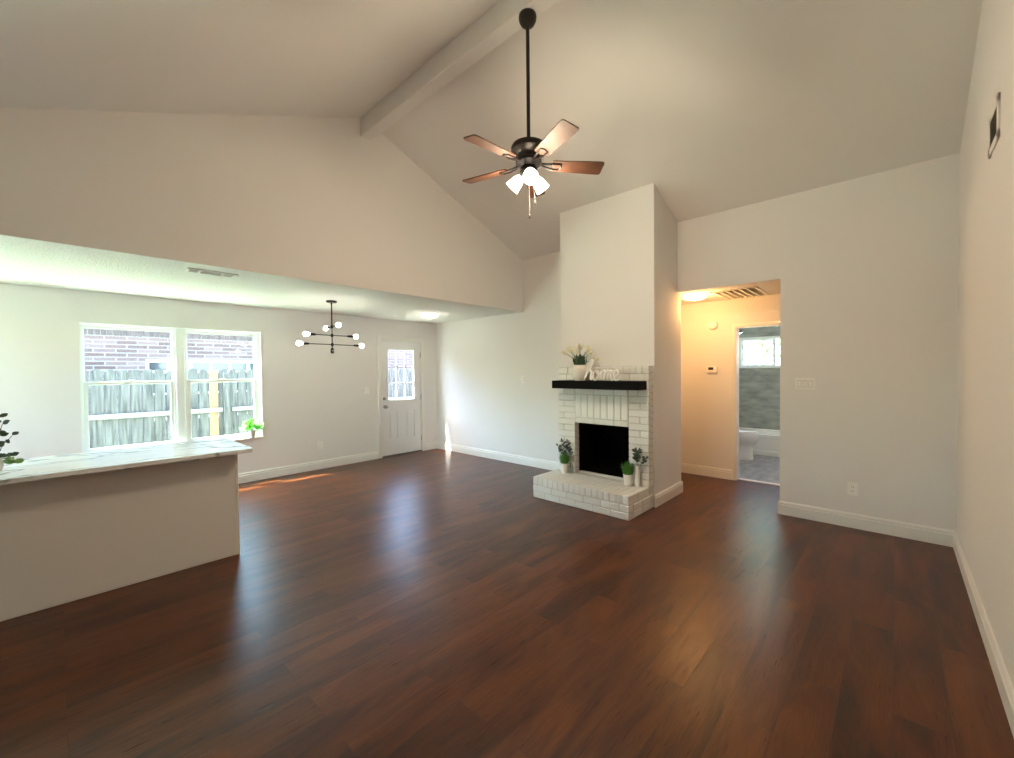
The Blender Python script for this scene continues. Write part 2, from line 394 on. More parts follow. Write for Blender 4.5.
# baseboards: moulded profile swept along straight runs
BP = [(0, 0), (.017, 0), (.017, .098), (.012, .103), (.012, .109), (.015, .114), (.013, .124), (.006, .135), (0, .135)]
def base_x(mb, x0, x1, y, sgn):   # runs along X, on a wall face at y, room on side sgn
    mb.prism([(y + sgn * a, z) for a, z in BP], 0, x0, x1); return mb
def base_y(mb, y0, y1, x, sgn):
    mb.prism([(x + sgn * a, z) for a, z in BP], 1, y0, y1); return mb
struct('baseboard_back', base_y(base_y(MB(), YR, .872, XB, -1), YC1, YW, XB, -1), TRIM, label='moulded white baseboard along the back wall', cat='baseboard')
struct('baseboard_back_end', base_x(MB(), XB - .017, XB + WT, .872, 1), TRIM)
struct('baseboard_chimney', base_x(MB(), XF - .012, XB + WT + .017, YC0, -1), TRIM, label='moulded white baseboard on the side of the chimney', cat='baseboard')
struct('baseboard_left', base_x(base_x(base_x(MB(), XFR, -2.06, YW, -1), -.59, 3.785, YW, -1), 4.765, XB, YW, -1), TRIM, label='moulded white baseboard under the wide window', cat='baseboard')
struct('baseboard_right', base_x(MB(), XFR, XB, YR, 1), TRIM, label='moulded white baseboard along the right wall', cat='baseboard')
struct('baseboard_hall', base_y(base_y(MB(), 1.611, 3.0, 6.2, -1), -.4, .709, 6.2, -1), TRIM, label='moulded white baseboard in the hallway', cat='baseboard')
# bathroom door casing and jamb
t = MB()
for y0, y1 in ((1.575, 1.611), (.709, .745)): t.box(6.186, 6.2, y0, y1, 0, 2.062, .004)
t.box(6.186, 6.2, .709, 1.611, 2.062, 2.098, .004)
t.box(6.192, 6.33, 1.563, 1.575, 0, 2.062).box(6.192, 6.33, .745, .757, 0, 2.062).box(6.192, 6.33, .745, 1.575, 2.05, 2.062)
struct('trim_1', t, TRIM, label='white casing around the bathroom doorway', cat='trim')
struct('trim_2', MB().box(6.27, 6.34, .757, 1.563, 0, .009, .003), TRIM)

# ------------------------------------------------------------------ wide double window in the left wall
def hung_unit(root, x0, x1, z0, z1, y, axis=1):
    """one double-hung unit: outer frame, upper and lower sash with glass; y is the inner face"""
    def B(mb, u0, u1, v0, v1, s0, s1, b=.002):
        return mb.box(u0, u1, v0, v1, s0, s1, b) if axis == 1 else mb.box(v0, v1, u0, u1, s0, s1, b)
    sg = 1 if axis == 1 else -1
    f = MB(); w_ = .022
    for a, b_ in ((x0, x0 + w_), (x1 - w_, x1)): B(f, a, b_, y, y + sg * .07, z0, z1)
    B(f, x0 + w_, x1 - w_, y, y + sg * .07, z0, z0 + w_); B(f, x0 + w_, x1 - w_, y, y + sg * .07, z1 - w_, z1)
    f.build('window_frame', VINYL, root)
    zm = 1.405 if z1 < 2.095 else (z0 + z1) / 2
    for nm, a, b_, yy, s in (('upper_sash', zm - .015, z1 - w_, y + sg * .04, .014), ('lower_sash', z0 + w_, zm + .022, y + sg * .008, .034)):
        q = MB(); B(q, x0 + w_, x0 + w_ + s, yy, yy + sg * .026, a, b_); B(q, x1 - w_ - s, x1 - w_, yy, yy + sg * .026, a, b_)
        B(q, x0 + w_ + s, x1 - w_ - s, yy, yy + sg * .026, a, a + .036); B(q, x0 + w_ + s, x1 - w_ - s, yy, yy + sg * .026, b_ - max(s, .03), b_)
        so = q.build(nm, VINYL, root)
        B(MB(), x0 + w_ + s, x1 - w_ - s, yy + sg * .010, yy + sg * .013, a + .036, b_ - max(s, .03), 0).build('window_pane', GLASS, so)
    lk = MB(); xm = (x0 + x1) / 2
    B(lk, xm - .03, xm + .03, y + sg * .004, y + sg * .03, zm + .022, zm + .034, .003); lk.build('sash_lock', VINYL, root)
w1 = sroot('window_1', 'wide white-framed double window looking out on fence and brick', 'window', (1.08, YW + .05, WZ0))
hung_unit(w1, WX0, 1.022, WZ0 + .012, WZ1, YW + .05)
hung_unit(w1, 1.112, WX1 - .03, WZ0 + .012, WZ1, YW + .05)
MB().box(1.022, 1.112, YW + .035, YW + .12, WZ0, WZ1, .004).build('mullion', VINYL, w1)
rl = MB()   # white returns and thin edge around the opening
rl.box(WX0 - .006, WX0 + .004, YW - .006, YW + .06, WZ0, WZ1 + .006).box(WX1 - .03, WX1 + .006, YW + .045, YW + .12, WZ0, WZ1)
rl.box(WX1 - .004, WX1 + .006, YW - .006, YW + .06, WZ0, WZ1 + .006).box(WX0, WX1, YW - .006, YW + .06, WZ1 - .004, WZ1 + .006)
rl.build('opening_trim', VINYL, w1)
MB().box(WX0 - .012, WX1 + .012, YW - .022, YW + .06, WZ0 - .022, WZ0 + .012, .005).build('window_sill', TRIM, w1)
# unseen kitchen window and patio door, added to bring in more daylight
w4 = sroot('added_window', 'added unseen kitchen window behind the camera, letting in daylight', 'window', (XFR, 5.5, 1.05))
hung_unit(w4, *FW[0], XFR - .03, 0)
d2 = sroot('added_patio_door', 'added unseen sliding patio door beyond the island, letting in daylight', 'door', (-1.32, YW + .06, .02))
for x0, x1, yy in ((-2.05, -1.30, YW + .05), (-1.36, -.60, YW + .09)):
    q = MB().box(x0, x0 + .07, yy, yy + .035, .02, 2.05, .003).box(x1 - .07, x1, yy, yy + .035, .02, 2.05, .003).box(x0 + .07, x1 - .07, yy, yy + .035, .02, .11, .003).box(x0 + .07, x1 - .07, yy, yy + .035, 1.98, 2.05, .003)
    so = q.build('sliding_panel', VINYL, d2)
    MB().box(x0 + .07, x1 - .07, yy + .014, yy + .018, .11, 1.98).build('window_pane', GLASS, so)
# bathroom slider window
w2 = sroot('window_2', 'small white sliding window in the bathroom tile wall', 'window', (9.05, 1.68, BW[2]))
f = MB(); y0, y1, z0, z1 = BW
f.box(9.005, 9.10, y0, y0 + .04, z0, z1, .003).box(9.005, 9.10, y1 - .04, y1, z0, z1, .003).box(9.005, 9.10, y0 + .04, y1 - .04, z0, z0 + .045, .003).box(9.005, 9.10, y0 + .04, y1 - .04, z1 - .045, z1, .003)
f.build('window_frame', VINYL, w2)
f = MB().box(9.03, 9.06, 1.62, 1.67, z0 + .045, z1 - .045, .003).box(9.03, 9.06, 2.155, 2.18, z0 + .045, z1 - .045, .002).box(9.03, 9.06, 1.67, 2.155, z0 + .045, z0 + .065, .002).box(9.03, 9.06, 1.67, 2.155, z1 - .065, z1 - .045, .002)
so = f.build('sliding_sash', VINYL, w2)
MB().box(9.043, 9.047, 1.67, 2.155, z0 + .065, z1 - .065).build('window_pane', GLASSC, so)
MB().box(9.073, 9.077, y0 + .04, 1.62, z0 + .045, z1 - .045).build('window_pane', GLASSC, w2)

# ------------------------------------------------------------------ entry door
DX0, DX1, DY = 3.868, 4.688, YW + .012
d1 = sroot('door_1', 'white entry door with nine-lite glass and two lower panels', 'door', ((DX0 + DX1) / 2, DY, 0))
GX0, GX1, GZ0, GZ1 = 3.985, 4.562, .985, 1.925
s = MB(); Y0, Y1 = DY, DY + .045
s.box(DX0, GX0, Y0, Y1, .025, 2.05).box(GX1, DX1, Y0, Y1, .025, 2.05).box(GX0, GX1, Y0, Y1, GZ1, 2.05).box(GX0, GX1, Y0, Y1, .80, GZ0).box(GX0, GX1, Y0, Y1, .025, .30)
PN = [(4.010, 4.192), (4.372, 4.556)]
s.box(GX0, PN[0][0], Y0, Y1, .30, .80).box(PN[0][1], PN[1][0], Y0, Y1, .30, .80).box(PN[1][1], GX1, Y0, Y1, .30, .80)
s.build('door_slab', DOORW, d1, smooth=0)
for a, b_ in PN:
    q = MB().box(a, b_, Y0 + .012, Y1 - .004, .30, .80)
    q.box(a + .028, b_ - .028, Y0 + .002, Y0 + .014, .332, .768, .006)
    for e in ((a, a + .010), (b_ - .010, b_)): q.box(*e, Y0 - .003, Y0 + .012, .30, .80, .003)
    for e in ((.30, .310), (.79, .80)): q.box(a, b_, Y0 - .003, Y0 + .012, *e, .003)
    q.build('door_panel', DOORW, d1)
q = MB()
for a, b_ in ((GX0 - .006, GX0 + .022), (GX1 - .022, GX1 + .006)): q.box(a, b_, Y0 - .006, Y0 + .02, GZ0 - .006, GZ1 + .006, .003)
for a, b_ in ((GZ0 - .006, GZ0 + .022), (GZ1 - .022, GZ1 + .006)): q.box(GX0, GX1, Y0 - .006, Y0 + .02, a, b_, .003)
for k in (1, 2):
    x = GX0 + .022 + (GX1 - GX0 - .044) * k / 3; q.box(x - .009, x + .009, Y0 + .006, Y0 + .022, GZ0, GZ1, .002)
    z = GZ0 + .022 + (GZ1 - GZ0 - .044) * k / 3; q.box(GX0, GX1, Y0 + .006, Y0 + .022, z - .009, z + .009, .002)
gr = q.build('glazing_grid', VINYL, d1)
MB().box(GX0 + .02, GX1 - .02, Y0 + .023, Y0 + .027, GZ0 + .02, GZ1 - .02).build('window_pane', GLASSC, d1)
kn = MB().lathe([(.032, 0), (.032, .006), (.014, .010), (.012, .035), (.026, .045), (.030, .058), (.024, .072), (.006, .076)], (3.932, Y0, .892), (0, -1, 0), 20)
plabel(kn.build('door_knob', NICKEL, d1), 'satin nickel round knob')
db = MB().lathe([(.028, 0), (.028, .010), (.022, .016), (.020, .024)], (3.920, Y0, 1.035), (0, -1, 0), 20)
db.box(3.916, 3.924, Y0 - .042, Y0 - .022, 1.022, 1.048, .002)
plabel(db.build('deadbolt', NICKEL, d1), 'satin nickel deadbolt')
for z in (1.82, 1.03, .26):
    MB().cyl((4.693, DY - .008, z - .05), (4.693, DY - .008, z + .05), .008).build('hinge', NICKEL, d1)
c = MB()
for a, b_ in ((3.790, 3.858), (4.698, 4.762)): c.box(a, b_, YW - .016, YW, 0, 2.145, .004)
c.box(3.858, 4.698, YW - .016, YW, 2.072, 2.145, .004)
c.box(3.850, 3.866, YW, YW + .14, 0, 2.068).box(4.692, 4.704, YW + .002, YW + .14, 0, 2.068).box(3.85, 4.70, YW, YW + .14, 2.054, 2.07)
c.box(3.866, 3.878, YW + .058, YW + .07, 0, 2.05).box(4.678, 4.692, YW + .058, YW + .07, 0, 2.05)
c.build('door_casing', TRIM, d1, smooth=0)
plabel(MB().box(3.855, 4.70, YW - .012, YW + .145, 0, .022, .006).build('threshold', GREYP, d1), 'dark metal threshold')

# ------------------------------------------------------------------ fireplace
BX, BY0, BY1 = 4.30, 1.93, 3.12
OY0, OY1, OZ0, OZ1 = 2.168, 2.868, .235, .865
fp = thing('fireplace', 'white painted brick fireplace with black opening and raised hearth', 'fireplace', (4.30, 2.53, 0))
j = .004
def brk(mb, x0, x1, y0, y1, z0, z1):
    e = random.uniform(-.0022, .0022)
    mb.box(x0 + e, x1, y0 + j, y1 - j, z0 + j, z1 - j, .004)
s = MB()
H = .0735
def courses(y0, y1, z0, z1, lens, depth=BX):
    z = z0; k = 0
    n = max(1, round((z1 - z0) / H)); h = (z1 - z0) / n
    while k < n:
        ys = lens[k % len(lens)]
        for a, b_ in zip(ys, ys[1:]): brk(s, depth, depth + .05, a, b_, z, z + h)
        z += h; k += 1
courses(OY1, BY1, .24, 1.285, [[OY1, BY1], [OY1, 3.03, BY1]])
courses(BY0, OY0, .24, 1.215, [[BY0, OY0], [BY0, 2.03, OY0]])
cw = (OY1 - OY0) / 8
for k in range(8): brk(s, BX, BX + .05, OY0 + k * cw, OY0 + (k + 1) * cw, .935, 1.215)
for z0, z1 in ((OZ1, .935), (1.215, 1.285)):
    for a, b_ in ((0, 2), (2, 5), (5, 8)): brk(s, BX, BX + .05, OY0 + a * cw, OY0 + b_ * cw, z0, z1)
brk(s, BX, BX + .05, BY0, 2.06, 1.215, 1.285); brk(s, BX, BX + .05, 2.06, OY0, 1.215, 1.285)
ys = [BY0, 2.10, 2.31, 2.52, 2.73, 2.94, BY1]
for a, b_ in zip(ys, ys[1:]): brk(s, BX, BX + .05, a, b_, 1.285, 1.385)
ys = [BY0, 1.99, 2.15, 2.36, 2.57, 2.78, 2.99, BY1]
for a, b_ in zip(ys, ys[1:]): brk(s, BX, BX + .05, a, b_, 1.385, 1.46)
ys = [BY0 + i * (BY1 - BY0) / 16 for i in range(17)]
i = 0
while i < 16:
    st = 1 if i in (0, 1, 2, 3, 15) else 2
    brk(s, BX, BX + .05, ys[i], ys[min(i + st, 16)], 1.46, 1.545); i += st
# side returns, coursed too
for k in range(18):
    z0 = .24 + k * .0725; brk(s, BX + .05, XF, BY0 - .001, BY0 + .03, z0, z0 + .0725); brk(s, BX + .05, XF, BY1 - .03, BY1 + .001, z0, z0 + .0725)
s.cur = 1
s.box(BX + .009, XF, BY0 + .005, OY0 - .005, .23, 1.54).box(BX + .009, XF, OY1 + .005, BY1 - .005, .23, 1.54).box(BX + .009, XF, OY0 - .005, OY1 + .005, OZ1 + .005, 1.54)
s.box(BX + .02, XF, BY0 + .003, BY1 - .003, 1.54, 1.546)
s.cur = 0
for k in range(9):   # bricks lining the opening's sides
    z0 = .24 + k * .0695
    brk(s, BX + .05, XF, OY0 - .03, OY0, z0, z0 + .0695); brk(s, BX + .05, XF, OY1, OY1 + .03, z0, z0 + .0695)
s.build('brick_surround', [BRICKW, MORTAR], fp, smooth=25)
# hearth
s = MB(); HX = 3.84; HY0, HY1 = BY0, 3.165
def hb(x0, x1, y0, y1, z0, z1, b=.006):
    e = random.uniform(-.0025, .0025); s.box(x0 + e, x1, y0 + .0035, y1 - .0035, z0 + .003, z1 - .003, b)
n = 17; cw2 = (HY1 - HY0) / n
for k in range(n):
    y = HY0 + k * cw2
    hb(HX, HX + .20, y, y + cw2, .15, .248); hb(HX + .205, BX, y, y + cw2, .15, .247)
for z0, z1, off in ((0, .075, .0), (.075, .15, .11)):
    y = HY0
    L = [off or .21] if off else [.21]
    first = off if off else .21
    while y < HY1 - .02:
        e = min(y + (first if y == HY0 else .213), HY1)
        if HY1 - e < .05: e = HY1
        hb(HX - .002, HX + .09, y, e, z0, z1); y = e
    x = HX + .09
    while x < BX + .11:
        e = min(x + .21, BX + .115)
        for yy in (HY0, HY1 - .09): s.box(x + .0035, e - .0035, yy - (.002 if yy == HY0 else -.0), yy + .09, z0 + .003, z1 - .003, .006)
        x = e
s.cur = 1; s.box(HX + .006, XF - .001, HY0 + .006, HY1 - .006, .0, .240).box(XF - .035, XF - .002, OY0 - .01, OY1 + .01, .20, .262)
s.build('hearth', [BRICKW, MORTAR], fp, smooth=25)
# firebox
q = MB(); x0, x1, a, b_, z0, z1 = XF - .001, 4.86, 2.152, 2.888, .240, .898
q.box(x0, x1, a, a + .02, z0, z1).box(x0, x1, b_ - .02, b_, z0, z1).box(x0, x1, a + .02, b_ - .02, z0, z0 + .018).box(x0, x1, a + .02, b_ - .02, z1 - .04, z1).box(x1 - .02, x1, a + .02, b_ - .02, z0 + .03, z1 - .04)
plabel(q.build('firebox', SOOT, fp, smooth=0), 'soot black empty firebox')
q = MB(); q.box(BX + .085, BX + .10, OY0 + .001, OY1 - .001, OZ1 - .025, OZ1 + .004).box(BX + .085, BX + .10, OY0 + .001, OY0 + .012, .26, OZ1 - .02).box(BX + .085, BX + .10, OY1 - .012, OY1 - .001, .26, OZ1 - .02)
plabel(q.build('screen_track', SOOT, fp), 'black metal edge of the opening')
q = MB().box(4.10, BX + .003, 1.953, 3.068, 1.289, 1.383, .004)
plabel(q.build('mantel_shelf', BLACKM, fp), 'thick black wooden mantel shelf')
MZ = 1.383; HZ = .2485

# ------------------------------------------------------------------ things on the mantel and hearth
def oval(mb, base, d, n_, L, W): mb.leaf(base, d, n_, L, W, .12, .1)

tv = thing('tulip_vase', 'pale round vase of cream tulips on the black mantel', 'vase', (4.195, 2.722, MZ))
v = MB().lathe([(.001, .004), (.062, 0), (.070, .015), (.088, .05), (.100, .10), (.099, .145), (.085, .172), (.072, .184), (.064, .180), (.060, .12), (.02, .06), (.001, .06)], (4.195, 2.722, MZ), n=32, cap=False)
v.build('vase', PINKV, tv)
lf = MB()
for k in range(26):
    a = 2 * PI * k / 26 + random.uniform(-.2, .2); r = random.uniform(.02, .055); sp = random.uniform(.15, .55)
    lf.leaf((4.195 + r * math.cos(a), 2.722 + r * math.sin(a), MZ + .165), (math.cos(a) * sp, math.sin(a) * sp, 1), (math.cos(a), math.sin(a), -.2), random.uniform(.10, .15), .045, .3, .2)
lf.build('leaves', DARKLEAF, tv)
for k, (dy, dx, h) in enumerate([(.20, -.02, .35), (.15, .03, .38), (.105, -.06, .375), (.055, .0, .33), (-.02, -.05, .40), (-.07, .03, .38), (-.115, -.02, .36), (-.165, -.05, .33), (-.19, .02, .27), (.02, .03, .39)]):
    p0, p1 = Vector((4.195, 2.722 + dy * .15, MZ + .16)), Vector((4.195 + dx, 2.722 + dy * .88, MZ + h - .03))
    pm = p0.lerp(p1, .5) + Vector((0, -dy * .12, .015))
    st = MB().tube([p0, pm, p1], .003, 6).build('flower_stem', STEM, tv)
    d = (p1 - pm).normalized(); hd = MB()
    hd.lathe([(.004, -.006), (.019, .006), (.025, .026), (.022, .046), (.012, .064), (.002, .07)], p1, d, 10)
    for q in range(4):
        a = q * PI / 2 + k; u = d.cross(Vector((1, 0, 0))).normalized(); w_ = d.cross(u)
        o = u * math.cos(a) + w_ * math.sin(a)
        hd.leaf(p1 + o * .012, d + o * .3, o, .075, .038, .3, -.1)
    hd.build('flower_head', PETAL, st)

# "home" written in brush script, strokes as flattened tubes; text runs towards -Y
def catmull(pts, n=7):
    P = [pts[0]] + pts + [pts[-1]]; out = []
    for i in range(1, len(P) - 2):
        p0, p1, p2, p3 = P[i - 1:i + 3]
        for k in range(n):
            t = k / n
            out.append(tuple(.5 * ((2 * b) + (c_ - a) * t + (2 * a - 5 * b + 4 * c_ - d) * t * t + (-a + 3 * b - 3 * c_ + d) * t ** 3) for a, b, c_, d in zip(p0, p1, p2, p3)))
    out.append(pts[-1]); return out
SC = .105   # x-height in metres
strokes = [
    # h: looped stem, then hump
    [(.15, .20), (.62, .95), (1.0, 1.6), (1.12, 2.0), (.98, 2.14), (.76, 1.85), (.46, 1.1), (.2, .4), (.05, .02)],
    [(.18, .30), (.52, .82), (.84, 1.0), (.98, .80), (.86, .35), (.92, .03), (1.15, .25)],
    # o
    [(1.52, .86), (1.28, .98), (1.06, .70), (1.00, .30), (1.16, .02), (1.42, .12), (1.60, .50), (1.60, .84), (1.46, .94), (1.52, .70), (1.80, .66), (1.98, .80)],
    # m
    [(1.98, .92), (1.94, .50), (1.84, .02)], [(1.90, .20), (2.10, .72), (2.32, .98), (2.42, .84), (2.34, .40), (2.28, .02)],
    [(2.34, .20), (2.54, .72), (2.76, .98), (2.86, .84), (2.78, .40), (2.72, .02)],
    [(2.78, .20), (2.98, .72), (3.20, .98), (3.32, .84), (3.22, .40), (3.22, .08), (3.38, .02), (3.62, .28)],
    # e
    [(3.60, .38), (3.90, .46), (4.14, .70), (4.08, .96), (3.86, .98), (3.68, .66), (3.66, .26), (3.84, .00), (4.12, .06), (4.46, .42)],
]
def spread(u, st):
    lo = min(p[0] for p in strokes[st])
    return u + .14 if 1.0 <= lo < 1.2 and st == 2 else (1.99 + (u - 1.84) * .95 if 3 <= st <= 6 else (u - .03 if st == 7 else u))
strokes = [[(spread(u, i), v_) for u, v_ in st] for i, st in enumerate(strokes)]
hs = MB(); SY, SX = 2.632, 4.135
for st in strokes:
    pts = [(SX, SY - u * SC * 1.0, MZ + .011 + v_ * SC) for u, v_ in catmull(st)]
    n = len(pts); rad = [.0108 * (.75 + .45 * math.sin(PI * i / (n - 1))) for i in range(n)]
    hs.tube(pts, rad, 8, 1.0, (1, 0, 0))
home = hs.build('home_sign', MDF)
tag(home, 'white cut-out script sign reading home on the black mantel', 'sign')

def grass_pot(name, loc, label, group, r=.055, h=.11):
    t = thing(name, label, 'plant', loc, group); x, y, z = loc
    MB().lathe([(.001, .003), (r * .86, 0), (r * .9, .01), (r, h * .92), (r * 1.04, h * .93), (r * 1.04, h), (r * .92, h), (r * .88, h * .85), (.001, h * .85)], loc, n=28, cap=False).build('pot', CERAM, t)
    g_ = MB()
    for k in range(230):
        a = random.uniform(0, 2 * PI); q = math.sqrt(random.random()) * r * .85; sp = q / r * .62 + random.uniform(-.1, .1)
        L = random.uniform(.10, .165)
        g_.leaf((x + q * math.cos(a), y + q * math.sin(a), z + h * .85), (math.cos(a) * sp, math.sin(a) * sp, 1), (math.cos(a), math.sin(a), 0), L, .006, .2, .25)
    g_.build('grass_blades', GRASS, t)
    return t
grass_pot('potted_grass', (4.235, 2.985, HZ), 'white pot of green grass at the window side of the hearth', 'grass pots on the hearth', .046, .115)
grass_pot('potted_grass', (4.215, 2.133, HZ), 'white pot of green grass at the hallway side of the hearth', 'grass pots on the hearth', .050, .12)

def sprig_vase(loc, label, h, r, m_, spr, clear=False):
    t = thing('sprig_vase', label, 'vase', loc, 'small vases of grey sprigs on the hearth'); x, y, z = loc
    MB().lathe([(.001, .003), (r * .9, 0), (r, .012), (r * 1.02, h * .45), (r * .8, h * .86), (r * .66, h), (r * .56, h), (r * .6, h * .86), (r * .85, h * .5), (r * .8, .02), (.001, .015)], loc, n=24, cap=False).build('vase', m_, t)
    for (dx, dy, L, nl) in spr:
        p0 = Vector((x, y, z + h * .5)); p1 = Vector((x + dx, y + dy, z + h + L)); pm = p0.lerp(p1, .55) + Vector((-dx * .15, -dy * .2, .01))
        path = [p0, p0.lerp(pm, .5) , pm, p1]
        st = MB().tube(path, .0022, 6).build('twig', STEM, t)
        lv = MB()
        for k in range(nl):
            q = .45 + .55 * k / max(nl - 1, 1); b = pm.lerp(p1, (q - .3) / .7) if q > .3 else pm
            a = k * 2.4 + random.uniform(-.3, .3); d = Vector((math.cos(a), math.sin(a), .5))
            lv.leaf(b, d, (0, 0, 1) if k % 2 else (-1, -.3, .4), random.uniform(.038, .055), random.uniform(.026, .038), .1, .1)
        lv.leaf(p1, p1 - pm, (-1, 0, 0), .04, .026, .1, .1)
        lv.build('leaves', SAGE, st)
    return t
sprig_vase((4.24, 2.895, HZ), 'clear glass vase of grey leaf sprigs behind the window-side grass pot', .13, .034, VASEGL,
           [(-.02, .17, .19, 12), (-.03, .10, .26, 14), (-.01, .04, .25, 14), (-.03, .13, .13, 8), (-.02, .0, .17, 8)])
sprig_vase((4.245, 2.035, HZ), 'tall white ceramic vase of grey sprigs beside the hallway-side grass pot', .222, .028, CERAM,
           [(-.01, .012, .16, 16), (-.02, -.03, .16, 14), (-.01, -.10, .09, 7), (-.01, .02, .10, 12)])

# ------------------------------------------------------------------ island and countertop
isl = thing('kitchen_island', 'long painted drywall kitchen island below the marble-look countertop', 'island', (-.3, 4.3, 0))
MB().box(-1.6, 1.005, 4.0, 4.60, 0, .868, .004).build('island_body', WALL, isl)
MB().box(1.003, 1.010, 3.996, 4.02, 0, .866, .002).box(.99, 1.010, 3.9945, 4.0005, 0, .866, .002).build('corner_bead', TRIM, isl)
for x in (.315, .70, -.60):
    b = MB().box(x - .017, x + .017, 3.812, 4.02, .864, .8685, .001)
    plabel(b.build('support_bracket', BLACK, isl), 'black steel support bracket')
ct = MB().box(-1.65, 1.073, 3.806, 4.655, .869, .90, .003).build('countertop', QUARTZ)
tag(ct, 'white grey-veined stone countertop overhanging the kitchen island', 'countertop')
cp = thing('vase_plant', 'leafy dark green sprig plant in a pale vase on the stone countertop', 'plant', (-.275, 4.13, .90))
MB().lathe([(.001, .003), (.034, 0), (.044, .02), (.046, .06), (.036, .10), (.038, .115), (.031, .115), (.03, .1), (.001, .05)], (-.285, 4.13, .90), n=24, cap=False).build('vase', GALV, cp)
for (dx, dy, h, nl, mm) in [(.035, 0, .30, 5, DARKLEAF), (.075, -.01, .225, 3, DARKLEAF), (.02, .05, .34, 6, DARKLEAF), (-.06, 0, .30, 7, DARKLEAF), (.085, -.02, .05, 6, FRESHLEAF), (.065, -.02, .10, 5, DARKLEAF), (-.12, -.03, .2, 6, DARKLEAF), (.08, .0, .045, 5, FRESHLEAF)]:
    p0 = Vector((-.275, 4.13, .98)); p1 = Vector((-.275 + dx, 4.13 + dy, .90 + h)); pm = p0.lerp(p1, .5) + Vector((0, 0, .02))
    st = MB().tube([p0, pm, p1], .002, 6).build('plant_stem', STEM, cp)
    lv = MB()
    for k in range(nl):
        b = p0.lerp(p1, .35 + .65 * k / (nl - 1)) if k < nl - 1 else p1
        a = k * 2.6 + dx * 30; lv.leaf(b, (math.cos(a), math.sin(a) * .4, .35), (-.1, -.9, .4), random.uniform(.036, .05), .03, .1, .1)
    lv.build('leaves', mm, st)

# plant on the window sill
sp = thing('sill_plant', 'bright green leafy plant in a small pale pot on the window sill', 'plant', (1.845, 6.585, WZ0 + .012))
z0 = WZ0 + .012
MB().lathe([(.001, .003), (.030, 0), (.040, .085), (.043, .09), (.043, .10), (.036, .10), (.034, .08), (.001, .08)], (1.845, 6.585, z0), n=24, cap=False).build('pot', GALV, sp)
lv = MB()
for k in range(300):
    a = random.uniform(0, 2 * PI); el = random.uniform(.05, 1.4); L = random.uniform(.06, .17)
    d = Vector((math.cos(a) * math.cos(el), math.sin(a) * math.cos(el) * .40, math.sin(el)))
    b = Vector((1.84, 6.585, z0 + .105)) + d * L * .75
    lv.leaf(b, d + Vector((random.uniform(-.4, .4), random.uniform(-.4, .4), random.uniform(-.2, .3))), (0, -.5, 1), .05, .024, .2, .2)
lv.build('leaves', LIME, sp)
sm = MB()
for k in range(9):
    a = k * 2 * PI / 9; sm.tube([(1.845, 6.585, z0 + .075), (1.845 + .03 * math.cos(a), 6.585 + .02 * math.sin(a), z0 + .12), (1.845 + .09 * math.cos(a), 6.585 + .045 * math.sin(a), z0 + .18)], .0018, 5)
sm.build('plant_stems', STEM, sp)

# ------------------------------------------------------------------ ceiling fan
FX, FY = 2.40, 1.99
fan = thing('ceiling_fan', 'five-blade wood and bronze ceiling fan on a long downrod', 'fan', (FX, FY, 4.11))
MB().lathe([(.048, 0), (.062, -.004), (.066, -.020), (.063, -.044), (.050, -.070), (.028, -.086), (.016, -.091)], (FX, FY, 4.11), n=32).build('canopy', BRONZE, fan)
MB().cyl((FX, FY, 4.06), (FX, FY, 3.15), .0135, n=16).build('downrod', BRONZE, fan)
MB().lathe([(.018, 3.215), (.030, 3.20), (.034, 3.178), (.095, 3.172), (.122, 3.160), (.130, 3.145), (.130, 3.118), (.112, 3.098), (.085, 3.085), (.080, 3.060), (.095, 3.050), (.095, 3.028), (.060, 3.010), (.05, 3.0)], (FX, FY, 0), n=40).build('motor_housing', BRONZE, fan)
ZBL = 3.022
for k in range(5):
    a = math.radians(-112.3 + 72 * k); ca, sa = math.cos(a), math.sin(a); tilt = math.radians(-13)
    def loc(r, t_, h=0):
        y_ = t_ * math.cos(tilt) - h * math.sin(tilt); z_ = t_ * math.sin(tilt) + h * math.cos(tilt)
        return (FX + r * ca - y_ * sa, FY + r * sa + y_ * ca, ZBL + z_)
    outline = [(.175, -.048), (.19, -.054), (.535, -.067), (.552, -.064), (.560, -.052), (.560, .052), (.552, .064), (.535, .067), (.19, .054), (.175, .048)]
    mb = MB(); n = len(outline)
    vs = [loc(r, t_, .004) for r, t_ in outline] + [loc(r, t_, -.004) for r, t_ in outline]
    mb.add(vs, [tuple(range(n)), tuple(range(n, 2 * n))[::-1]] + [(i, (i + 1) % n, n + (i + 1) % n, n + i) for i in range(n)])
    bl = mb.build('fan_blade', BLADE, fan, smooth=25)
    ar = MB()
    for t_ in (-.028, .028):
        ar.tube([loc(.23, t_, -.008), loc(.17, t_ * .95, -.009), loc(.12, t_ * .5, -.002), (FX + .075 * ca, FY + .075 * sa, 3.035)], [.006, .007, .008, .009], 8)
    ar.tube([loc(.23, -.028, -.008), loc(.242, 0, -.008), loc(.23, .028, -.008)], .006, 8)
    ar.build('blade_bracket', BRONZE, bl)
MB().lathe([(.045, 3.02), (.060, 2.995), (.066, 2.970), (.056, 2.945), (.040, 2.925), (.022, 2.910), (.008, 2.905)], (FX, FY, 0), n=28).build('light_kit', BRONZE, fan)
